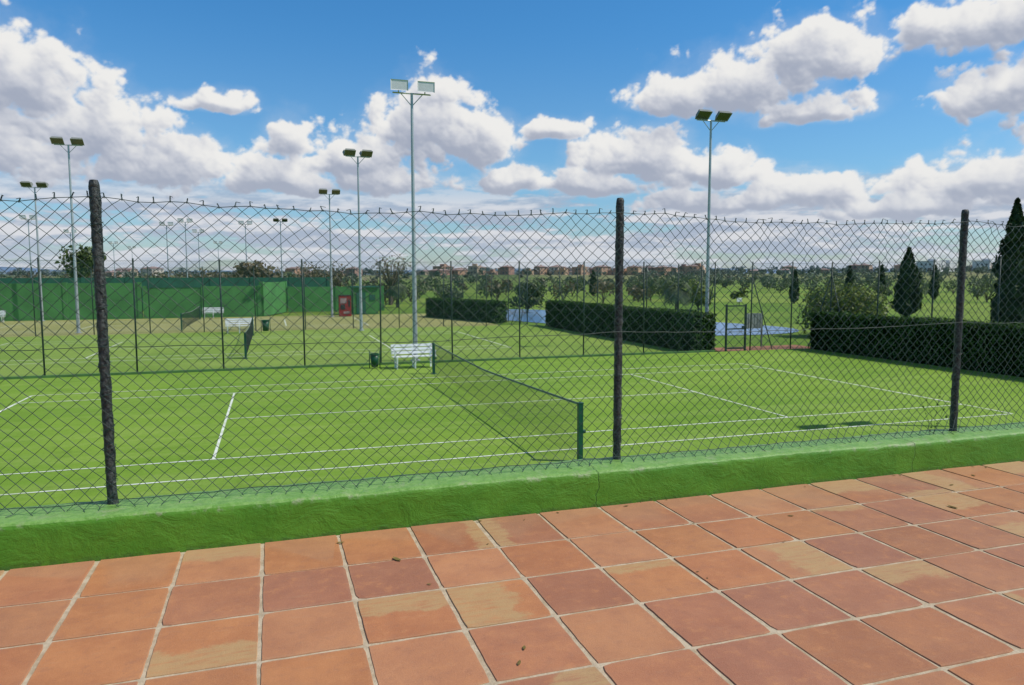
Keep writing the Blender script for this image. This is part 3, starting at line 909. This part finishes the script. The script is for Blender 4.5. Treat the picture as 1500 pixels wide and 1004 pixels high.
# ------------------------------------------------------------------ trees
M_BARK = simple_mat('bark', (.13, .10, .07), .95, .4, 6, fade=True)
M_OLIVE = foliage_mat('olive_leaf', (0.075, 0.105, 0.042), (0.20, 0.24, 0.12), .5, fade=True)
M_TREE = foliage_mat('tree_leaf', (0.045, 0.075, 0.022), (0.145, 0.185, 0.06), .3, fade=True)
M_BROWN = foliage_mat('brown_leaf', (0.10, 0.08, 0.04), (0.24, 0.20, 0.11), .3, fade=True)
M_LIME = foliage_mat('lime_leaf', (0.09, 0.13, 0.025), (0.25, 0.30, 0.075), .6)
M_CYP = foliage_mat('cypress_leaf', (0.010, 0.026, 0.008), (0.045, 0.08, 0.02), 1.2, .1)

def fr(Z, az):
    """ground position from forward distance and bearing (radians, right positive)"""
    th = YAW + az
    return (Z / math.cos(az) * math.sin(th), Z / math.cos(az) * math.cos(th))

bag = LeafBag()
rr = random.Random(3)
done = []
tries = 0
while len(done) < 330 and tries < 20000:
    tries += 1
    Z = 92 + 270 * rr.random() ** .75; az = rr.uniform(.16, .80)
    x, y = fr(Z, az)
    if noise.noise(Vector((x / 30, y / 30, 3))) < (-.02 if Z < 150 else -.2): continue
    if any((x - a) ** 2 + (y - c) ** 2 < 34 for a, c in done): continue
    done.append((x, y)); h = rr.uniform(1.9, 3.6)
    near = Z < 170
    add_tree(bag, x, y, T(x, y), h, h * rr.uniform(.5, .75), 190 if near else 70, .27 if near else .5, rr.choice((0, 0, 0, 2)), .06, 8)
bag.obj('olive_grove', [M_OLIVE, M_BARK, M_TREE])

def belt(name, n, zr, azr, hr, mats, leaf, nleaf, seed, wid=(.35, .6), tf=.2):
    bag = LeafBag(); rr = random.Random(seed)
    for _ in range(n):
        Z = rr.uniform(*zr); az = rr.uniform(*azr)
        x, y = fr(Z, az); h = rr.uniform(*hr)
        add_tree(bag, x, y, T(x, y), h, h * rr.uniform(*wid), nleaf, leaf * rr.uniform(.8, 1.2), rr.choice((0, 0, 2, 3)), tf, 6)
    bag.obj(name, [mats[0], M_BARK, mats[1], mats[2]])
belt('background_trees', 50, (88, 170), (-.22, .20), (1.8, 3.3), (M_OLIVE, M_TREE, M_BROWN), .32, 150, 21, (.5, .8), .08)
belt('background_trees', 150, (170, 330), (-.75, .30), (1.8, 3.0), (M_TREE, M_OLIVE, M_BROWN), .5, 90, 22, (.5, .9), .05)
belt('background_trees', 90, (330, 430), (-.75, .80), (1.4, 2.6), (M_TREE, M_OLIVE, M_BROWN), .8, 60, 27, (.6, .9), .05)
belt('background_trees', 150, (450, 680), (-.75, .80), (3.2, 5.6), (M_TREE, M_OLIVE, M_BROWN), 1.0, 60, 23, (.4, .7), .1)
belt('background_trees', 420, (700, 1300), (-.8, .85), (5, 9), (M_TREE, M_OLIVE, M_OLIVE), 2.0, 36, 24, (.5, .9), .1)
belt('background_trees', 60, (92, 150), (-.66, -.26), (3.2, 4.8), (M_BROWN, M_BROWN, M_OLIVE), .4, 130, 25)

def single_tree(name, Z, az, h, rad, mat, nleaf=1600, leaf=.16, clumps=16, tf=.3):
    bag = LeafBag(); x, y = fr(Z, az)
    add_tree(bag, x, y, T(x, y), h, rad, nleaf, leaf, 0, tf, clumps)
    bag.obj(name, [mat, M_BARK])
single_tree('broadleaf_tree', 92, math.atan(-.576), 7.6, 2.6, M_TREE, 1500, .32)
single_tree('broadleaf_tree', 95, math.atan(-.352), 5.8, 2.4, M_BROWN, 1300, .30)
single_tree('bare_tree', 90, math.atan(-.165), 6.4, 2.8, M_BROWN, 520, .16, 26)
single_tree('bare_tree', 86, math.atan(-.27), 5.2, 2.4, M_BROWN, 520, .18, 24)
single_tree('bare_tree', 96, math.atan(-.235), 5.4, 2.6, M_BROWN, 520, .18, 24)
single_tree('olive_tree', 41.5, math.atan(.452), 3.0, 2.2, M_LIME, 9000, .13, 30, .05)
single_tree('olive_tree', 75, math.atan(.255), 3.0, 1.7, M_LIME, 1500, .2, 14, .1)
single_tree('olive_tree', 70, math.atan(.02), 3.0, 1.5, M_TREE, 1500, .2, 14, .1)
single_tree('olive_tree', 72, math.atan(-.08), 2.6, 1.3, M_OLIVE, 1300, .2, 14, .1)

def cypress(Z, az, h, w, n=7000, leaf=.12):
    x, y = fr(Z, az); z0 = T(x, y)
    bag = LeafBag()
    bag.tube((x, y, z0 - .1), (x, y, z0 + .7), .12, .1, 8, 1)
    def rad(t):
        base = (t / .12) ** .6 if t < .12 else (1.0 - ((t - .12) / .88) ** 2.1)
        return w / 2 * max(base, .03)
    V = []; ns = 14; nr = 40
    for r in range(nr + 1):
        t = r / nr
        for q in range(ns):
            a = 2 * math.pi * q / ns
            R = rad(t) * .68 * (1 + .35 * noise.noise(Vector((math.cos(a) * 1.5, math.sin(a) * 1.5 + x, t * h * 1.2))))
            V.append((x + R * math.cos(a), y + R * math.sin(a), z0 + .35 + t * (h - .5)))
    F = [(r * ns + q, r * ns + (q + 1) % ns, (r + 1) * ns + (q + 1) % ns, (r + 1) * ns + q) for r in range(nr) for q in range(ns)]
    bag.add(np.array(V), np.array(F), 2)
    P = []; N = []
    for _ in range(n):
        t = random.random() ** 1.15; a = random.random() * 6.283
        bump = 1 + .55 * noise.noise(Vector((math.cos(a) * 1.9, math.sin(a) * 1.9 + x, t * h * 1.5)))
        R = rad(t) * bump * random.uniform(.70, 1.10)
        P.append((x + R * math.cos(a), y + R * math.sin(a), z0 + .3 + t * (h - .3))); N.append((math.cos(a), math.sin(a), .1))
    V, F = leaf_quads(np.array(P), leaf, 2.0, np.array(N)); bag.add(V, F, 0)
    bag.obj('cypress_tree', [M_CYP, M_BARK, M_HCORE])
cypress(40, math.atan(.678), 7.5, 1.75, 11000, .12)
cypress(59, math.atan(.5357), 5.6, 1.75, 7000, .15)
cypress(96, math.atan(.457), 4.6, 1.0, 1200, .25)
cypress(105, math.atan(.572), 4.8, 1.0, 1200, .25)
cypress(92, math.atan(.383), 4.0, .9, 1000, .25)
cypress(120, math.atan(.50), 5.0, 1.1, 900, .3)
cypress(130, math.atan(.11), 4.2, 1.1, 900, .3)

def palm(Z, az, h, fr_len, nf=26):
    x, y = fr(Z, az); z0 = T(x, y); bag = LeafBag()
    k = 8
    for i in range(k):
        bag.tube((x, y, z0 + h * i / k), (x, y, z0 + h * (i + 1) / k), .19 - .05 * i / k + .02, .17 - .05 * i / k, 8, 1)
    Vs = []; Fs = []; c = 0
    for f in range(nf):
        a = f * 2.4; el = random.uniform(-.2, 1.2); L = fr_len * random.uniform(.8, 1.1)
        prev = np.array([x, y, z0 + h]); d = np.array([math.cos(a) * math.cos(el), math.sin(a) * math.cos(el), math.sin(el)])
        ns = 9
        for s in range(ns):
            d2 = d + np.array([0, 0, -.17 * (s + 1) * .5]); d2 /= np.linalg.norm(d2)
            nx = prev + d2 * L / ns; d = d2
            side = np.cross(d2, [0, 0, 1]); side /= np.linalg.norm(side) + 1e-6
            ll = .42 * math.sin(math.pi * (s + 1) / (ns + 1)) + .08
            for sg in (-1, 1):
                for q in (0, .5):
                    b0 = prev + (nx - prev) * q; tip = b0 + side * sg * ll + d2 * .12 + np.array([0, 0, -.12])
                    wv = d2 * .05
                    Vs += [b0 - wv, b0 + wv, tip + wv * .3, tip - wv * .3]; Fs.append([c, c + 1, c + 2, c + 3]); c += 4
            prev = nx
    bag.add(np.array(Vs), np.array(Fs), 0)
    bag.obj('palm_tree', [M_OLIVE, M_BARK])
palm(60, math.atan(.224), 2.4, 1.9)
palm(78, math.atan(.02), 2.3, 1.6)
palm(82, math.atan(-.155), 2.2, 1.6)

# ------------------------------------------------------------------ town
wall_cols = [(.64, .38, .17), (.58, .29, .13), (.68, .47, .27), (.47, .22, .12), (.72, .60, .46), (.60, .35, .18)]
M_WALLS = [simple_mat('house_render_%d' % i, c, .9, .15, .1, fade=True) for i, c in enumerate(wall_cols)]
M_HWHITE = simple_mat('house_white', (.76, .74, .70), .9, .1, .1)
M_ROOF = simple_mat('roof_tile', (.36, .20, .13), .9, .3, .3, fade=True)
M_WIN = simple_mat('window_dark', (.12, .12, .13), .3, .2, 1)
def house(x, y, w, d, h, rot, wm, flat=False):
    mb = MB(); z = T(x, y) - 1.0; R = Matrix.Rotation(rot, 3, 'Z')
    def bx(c, s, mi): 
        p = R @ Vector(c); mb.box((x + p.x, y + p.y, z + p.z), s, mi, R)
    bx((0, 0, h / 2 + .5), (w, d, h + 1), 0)
    zt = h + 1
    def pt(a, b_, c): p = R @ Vector((a, b_, c)); return (x + p.x, y + p.y, z + p.z)
    if flat:
        bx((0, 0, zt + .2), (w + .3, d + .3, .4), 0)
        bx((w * .2, 0, zt + 1.1), (w * .3, d * .5, 1.4), 0)
    else:
        e = .4; W = w / 2 + e; D = d / 2 + e; rh = d * .14
        A = pt(-W, -D, zt); B = pt(W, -D, zt); C = pt(W, D, zt); Dd = pt(-W, D, zt); E = pt(-W * .6, 0, zt + rh); G = pt(W * .6, 0, zt + rh)
        mb.quad([A, B, G, E], 1); mb.quad([C, Dd, E, G], 1); mb.quad([B, C, G], 1); mb.quad([Dd, A, E], 1); mb.quad([A, Dd, C, B], 1)
        bx((w * .2, d * .1, zt + rh * .8), (.7, .7, 1.4), 0)
    fl = max(1, int(h / 2.6)); nw = max(2, int(w / 3))
    for f in range(fl):
        for k in range(nw):
            cx = -w / 2 + (k + .5) * w / nw
            bx((cx, -d / 2 - .01, 1 + f * 2.6 + 1.5), (.9, .06, 1.1), 2)
            if k < max(2, int(d / 3)):
                bx((-w / 2 - .01, -d / 2 + (k + .7) * 2.3, 1 + f * 2.6 + 1.5), (.06, .9, 1.1), 2)
    mb.obj('house', [wm, M_ROOF, M_WIN])
rr = random.Random(9)
for i in range(64):
    az = rr.uniform(-.125, .262) if i < 40 else rr.uniform(.02, .25); Z = rr.uniform(440, 560)
    x, y = fr(Z, az); house(x, y, rr.uniform(5, 11), rr.uniform(6, 8), rr.choice((2.8, 5.2, 5.2)), rr.uniform(.25, .95), rr.choice(M_WALLS), rr.random() < .35)
for i in range(12):
    az = rr.uniform(.30, .62); Z = rr.uniform(500, 620)
    x, y = fr(Z, az); house(x, y, rr.uniform(7, 11), 8, rr.choice((2.8, 5.2)), rr.uniform(.3, .9), rr.choice(M_WALLS + [M_HWHITE]))
for (a, Z, w, h) in ((.566, 420, 16, 5.6), (.585, 430, 10, 5), (.64, 430, 14, 5.8), (.668, 420, 12, 5.0)):
    x, y = fr(Z, math.atan(a)); house(x, y, w, 9, h, .35, M_HWHITE, True)
for i in range(12):
    az = rr.uniform(-.6, -.15); Z = rr.uniform(460, 600)
    x, y = fr(Z, az); house(x, y, rr.uniform(6, 10), 8, rr.choice((2.8, 5.2)), rr.uniform(.3, .9), rr.choice(M_WALLS))

# ------------------------------------------------------------------ leaves on patio, weed on the fence
def leaves():
    M_DRY = foliage_mat('dry_leaf', (0.09, 0.055, 0.02), (0.26, 0.20, 0.06), 8, .1)
    mb = MB()
    spots = [(.63, 4.05, .038), (.99, 2.88, .020), (.93, 2.77, .020), (.736, 3.66, .015), (4.43, 3.78, .042), (3.25, 3.98, .022), (2.55, 4.05, .016), (.35, 4.42, .026), (5.3, 4.35, .026), (2.9, 3.6, .012), (4.9, 4.2, .024)]
    rr = random.Random(2)
    for _ in range(16): spots.append((rr.uniform(-2, 8), 4.57 - abs(rr.gauss(0, .04)), rr.uniform(.010, .020)))
    for _ in range(5): spots.append((rr.uniform(-2, 7), rr.uniform(2, 4.4), rr.uniform(.006, .012)))
    for (x, y, s) in spots:
        a = rr.uniform(0, 6.28); ca, sa = math.cos(a), math.sin(a); L = s; W = s * .36; c = s * .20
        def P(u, v, z): return (x + u * ca - v * sa, y + u * sa + v * ca, .003 + z)
        row = [(-L, 0, c * .6), (-L * .4, W, c * .5), (-L * .4, 0, .001), (-L * .4, -W, c * .4), (L * .4, W * .9, c * .7), (L * .4, 0, .002), (L * .4, -W * .9, c * .5), (L, 0, c)]
        p = [P(*q) for q in row]
        for f in ((0, 2, 1), (0, 3, 2), (1, 2, 5, 4), (2, 3, 6, 5), (4, 5, 7), (5, 6, 7)): mb.quad([p[k] for k in f])
    mb.obj('fallen_leaves', M_DRY)
leaves()
def weed():
    bag = LeafBag(); rr = random.Random(4)
    for s in range(5):
        p = np.array([5.30 + rr.uniform(-.03, .03), 4.76, .25]); d = np.array([rr.uniform(-.2, .3), 0, 1.0])
        for k in range(12):
            d = d + np.array([rr.uniform(-.35, .3), rr.uniform(-.1, .1), 0]); d /= np.linalg.norm(d)
            q = p + d * .033
            bag.tube(p, q, .0014, .0012, 4, 0)
            if rr.random() < .5:
                V, F = leaf_quads(np.array([q]), .016, 1.8); bag.add(V, F, 0)
            p = q
    bag.obj('weed', [foliage_mat('weed_leaf', (.03, .06, .02), (.10, .17, .05), 5)])
weed()

# ------------------------------------------------------------------ sun, sky
S = Vector((.73, -.35, 1.05)).normalized()
elev = math.asin(S.z); azim = math.atan2(S.x, S.y)
sd = bpy.data.lights.new('sun', 'SUN'); sd.energy = 3.7; sd.angle = math.radians(.53); sd.color = (1.0, .955, .88)
so = bpy.data.objects.new('sun', sd); COL.objects.link(so); so.location = (0, 0, 30)
so.rotation_euler = (-S).to_track_quat('-Z', 'Y').to_euler()

def world():
    w = bpy.data.worlds.new('World'); SC.world = w; w.use_nodes = True
    nt = w.node_tree
    for n in list(nt.nodes): nt.nodes.remove(n)
    out = nt.nodes.new('ShaderNodeOutputWorld'); b = NB(nt)
    sky = b.n('ShaderNodeTexSky', sky_type='NISHITA'); sky.sun_disc = False
    sky.sun_elevation = elev; sky.sun_rotation = azim; sky.ozone_density = 3.0; sky.air_density = 1.0; sky.dust_density = .6
    tc = b.n('ShaderNodeTexCoord')
    sep = b.n('ShaderNodeSeparateXYZ'); b.link(tc.outputs['Generated'], sep.inputs[0])
    zz = sep.outputs[2]
    tint = b.mix(b.ss(zz, 0.0, .17), (0.85, 1.00, 1.15), (0.68, 1.10, 1.32))
    tint = b.mix(b.ss(zz, .15, .34), tint, (0.44, 1.06, 1.42))
    tint = b.mix(b.ss(zz, .40, .75), tint, (0.95, 1.05, 1.10))
    skyc = b.mix(1.0, sky.outputs[0], tint, 'MULTIPLY')
    bg = b.n('ShaderNodeBackground'); b.link(skyc, bg.inputs[0]); bg.inputs[1].default_value = .1
    b.link(bg.outputs[0], out.inputs[0])
world()

# ---- cloud layer : a band of sky dome (0..24 deg elevation) with computed cumulus
def perlin(x, y, seed):
    xi = np.floor(x).astype(np.int64); yi = np.floor(y).astype(np.int64); xf = x - xi; yf = y - yi
    def grad(ix, iy):
        h = (ix * 374761393 + iy * 668265263 + seed * 974711) & 0xffffffff
        h = ((h ^ (h >> 13)) * 1274126177) & 0xffffffff
        h = (h ^ (h >> 16)) & 0xffff
        a = h / 65536.0 * 2 * np.pi
        return np.cos(a), np.sin(a)
    u = xf * xf * xf * (xf * (xf * 6 - 15) + 10); v = yf * yf * yf * (yf * (yf * 6 - 15) + 10)
    def d(ix, iy, fx, fy):
        gx, gy = grad(ix, iy); return gx * fx + gy * fy
    a = d(xi, yi, xf, yf); b_ = d(xi + 1, yi, xf - 1, yf); c = d(xi, yi + 1, xf, yf - 1); e = d(xi + 1, yi + 1, xf - 1, yf - 1)
    return ((a * (1 - u) + b_ * u) * (1 - v) + (c * (1 - u) + e * u) * v) * 1.5
def fbm(x, y, seed, octv=6, g=.5, billow=False):
    s = np.zeros_like(x); amp = 1.0; tot = 0
    for o in range(octv):
        n = perlin(x * 2 ** o + o * 17.3, y * 2 ** o - o * 9.1, seed + o)
        s += amp * (np.abs(n) * 2 - .5 if billow else n); tot += amp; amp *= g
    return s / tot
def sst(x, lo, hi):
    t = np.clip((x - lo) / (hi - lo), 0, 1); return t * t * (3 - 2 * t)
def blur(a, r, it=3):
    for _ in range(it):
        for ax in (0, 1):
            c = np.cumsum(np.pad(a, [(r + 1, r) if k == ax else (0, 0) for k in (0, 1)], mode='edge'), axis=ax)
            a = (c[2 * r + 1:, :] - c[:-2 * r - 1, :]) / (2 * r + 1) if ax == 0 else (c[:, 2 * r + 1:] - c[:, :-2 * r - 1]) / (2 * r + 1)
    return a
def clouds():
    st = 0.065
    azs = np.arange(-48, 48.001, st); els = np.arange(-0.6, 24.5, st)
    A, E = np.meshgrid(azs, els)
    wx = fbm(A * .16, E * .16, 50, 4) * 1.2; wy = fbm(A * .16 + 40, E * .16, 60, 4) * .7
    blobs = [(-33, 11.8, 5.0, 4.0), (-38, 9, 9, 6), (-28.5, 9.0, 4.6, 3.2), (-25, 7.4, 6.0, 2.6), (-21.7, 11.9, 3.2, 1.05), (-6.6, 11.2, 4.5, 3.5), (-3.3, 9.8, 4.0, 2.6), (-16.4, 9.9, 2.4, 2.2), (-12.0, 8.4, 5.0, 2.2), (-17, 7.0, 5, 1.9), (-9, 7.2, 5, 1.6),
             (3.2, 10.9, 3.2, 1.2), (9.8, 8.6, 5.8, 2.5), (14, 7.6, 4.8, 2.0), (0.2, 7.0, 3.6, 1.4), (5.5, 6.7, 4.6, 1.3), (16.6, 13.0, 5.6, 2.9), (21.0, 14.8, 5.4, 2.6), (21.7, 11.3, 4.4, 1.3), (12.4, 12.6, 3.6, 1.9),
             (31.6, 15.4, 5.2, 2.2), (37, 16, 4.8, 3.0), (34.6, 11.3, 4.8, 2.5), (39, 12.6, 4, 2.2), (22, 5.7, 5.2, 1.7), (33, 5.7, 5.6, 2.3), (28, 4.6, 5, 1.3), (15, 5.2, 6, 1.2), (38, 7, 5, 3), (-44, 14, 5, 5), (44, 9, 6, 3.5)]
    Fd = np.full_like(A, -3.0)
    for (cx, cy_, rx, ry) in blobs:
        dx = (A + wx - cx) / rx; dy = (E + wy - cy_) / ry
        dy = np.where(dy < 0, dy * 1.8, dy)
        g = 1 - np.sqrt(dx * dx + dy * dy)
        k = .15; h = np.clip(.5 + .5 * (Fd - g) / k, 0, 1); Fd = g * (1 - h) + Fd * h + k * h * (1 - h)
    bil = fbm(A * .34, E * .40, 5, 7, .50, True)
    soft = fbm(A * .24, E * .32, 90, 7, .56)
    dens = Fd + .06 + .62 * bil + .62 * soft
    D0 = np.clip(dens, 0, 1.2)
    tau = np.zeros_like(A)
    for i in range(1, 15):
        sy = int(round(i * .21 / st)); sx = int(round(i * .10 / st))
        sh = np.zeros_like(D0); sh[:-sy, :-sx] = D0[sy:, sx:]
        tau += sh * .21
    lit = np.exp(-tau * 1.05)
    lit = lit * .6 + blur(lit, 3, 2) * .4
    smd = blur(dens, 4, 3) * .6 + blur(dens, 1, 1) * .4
    hgt = np.sqrt(np.clip(smd, 0, 3) + .10) * 1.5
    gy, gx = np.gradient(hgt, st)
    nn = np.sqrt(gx * gx + gy * gy + 1.0)
    lam = np.clip((-gx * .42 - gy * .62 + .66) / nn, 0, 1)
    fine = fbm(A * 1.1, E * 1.3, 120, 5, .6)
    b_ = np.clip(.62 * lit + .42 * lam + .16 * soft + .12 * fine + .0, 0, 1)
    edge = sst(dens, .35, .0)
    b_ = np.clip(b_ + edge * .10, 0, 1)
    b_ = sst(b_, .10, .88)
    sh_c = np.array([.37, .41, .51]); md_c = np.array([.60, .62, .68]); hi_c = np.array([.86, .85, .83])
    t = b_[..., None]
    C = np.where(t < .5, sh_c + (md_c - sh_c) * t * 2, md_c + (hi_c - md_c) * (t - .5) * 2)
    wsh = sst(E, 9, 0)[..., None] * .40
    C = C * (1 - wsh) + np.array([.52, .58, .68]) * wsh
    al = sst(dens, -.02, .26) * .985
    veil = sst(Fd + .6 * soft, -.40, .45) * .25
    L = fbm(A * .085, E * .62, 31, 7, .58) + .22 * fbm(A * .5, E * 1.4, 35, 5, .55, True)
    cov = sst(E, 8.6, 4.6)
    la = sst(L + .24 * cov, -.04, .26) * cov * .92
    lb = sst(fbm(A * .12, (E + .25) * .8, 44, 6, .6) - .9 * (np.roll(L, -6, axis=0) - L), -.25, .35)[..., None]
    LC = np.array([.40, .46, .58]) * (1 - lb) + np.array([.72, .72, .76]) * lb
    hz = sst(E, 3.2, -.2)[..., None] * .55
    LC = LC * (1 - hz) + np.array([.52, .60, .70]) * hz
    a1 = np.clip(veil + la - veil * la, 0, 1)
    vc = np.array([.70, .72, .76])
    base = (vc * (veil * (1 - la))[..., None] + LC * la[..., None]) / np.maximum(a1, 1e-4)[..., None]
    ao = al + a1 * (1 - al)
    out = (C * al[..., None] + base * (a1 * (1 - al))[..., None]) / np.maximum(ao, 1e-4)[..., None]
    fade = sst(E, 24.4, 20) * sst(np.abs(A), 47.9, 42)
    ao = ao * fade
    R = 14000.0
    th = YAW + np.radians(A); e = np.radians(E)
    V = np.stack([R * np.cos(e) * np.sin(th), R * np.cos(e) * np.cos(th), R * np.sin(e)], -1).reshape(-1, 3)
    nr, nc = A.shape
    idx = np.arange(nr * nc).reshape(nr, nc)
    F = np.stack([idx[:-1, :-1], idx[:-1, 1:], idx[1:, 1:], idx[1:, :-1]], -1).reshape(-1, 4)
    m, nt, outn = new_mat('cloud_layer'); b = NB(nt)
    at = b.n('ShaderNodeAttribute', attribute_name='sky_col')
    em = b.n('ShaderNodeEmission'); b.link(at.outputs['Color'], em.inputs[0]); em.inputs[1].default_value = 1.0
    tr = b.n('ShaderNodeBsdfTransparent'); ms = b.n('ShaderNodeMixShader')
    b.link(at.outputs['Alpha'], ms.inputs[0]); b.link(tr.outputs[0], ms.inputs[1]); b.link(em.outputs[0], ms.inputs[2]); b.link(ms.outputs[0], outn.inputs[0])
    try: m.cycles.emission_sampling = 'NONE'
    except Exception: pass
    o = np_mesh('sky', V, F, m)
    a_ = o.data.attributes.new('sky_col', 'FLOAT_COLOR', 'POINT')
    a_.data.foreach_set('color', np.concatenate([out, ao[..., None]], -1).astype(np.float32).ravel())
clouds()

# ------------------------------------------------------------------ camera
cam = bpy.data.cameras.new('camera'); co = bpy.data.objects.new('camera', cam); COL.objects.link(co)
cam.sensor_width = 36; cam.lens = 36 * 1078.8 / 1500
cam.clip_start = .05; cam.clip_end = 30000
pitch = 0.0898; roll = 0.0021
co.location = (0, 0, EYE)
Rm = Matrix.Rotation(-YAW, 4, 'Z') @ Matrix.Rotation(math.pi / 2 - pitch, 4, 'X') @ Matrix.Rotation(-roll, 4, 'Z')
co.rotation_euler = Rm.to_euler()
SC.camera = co
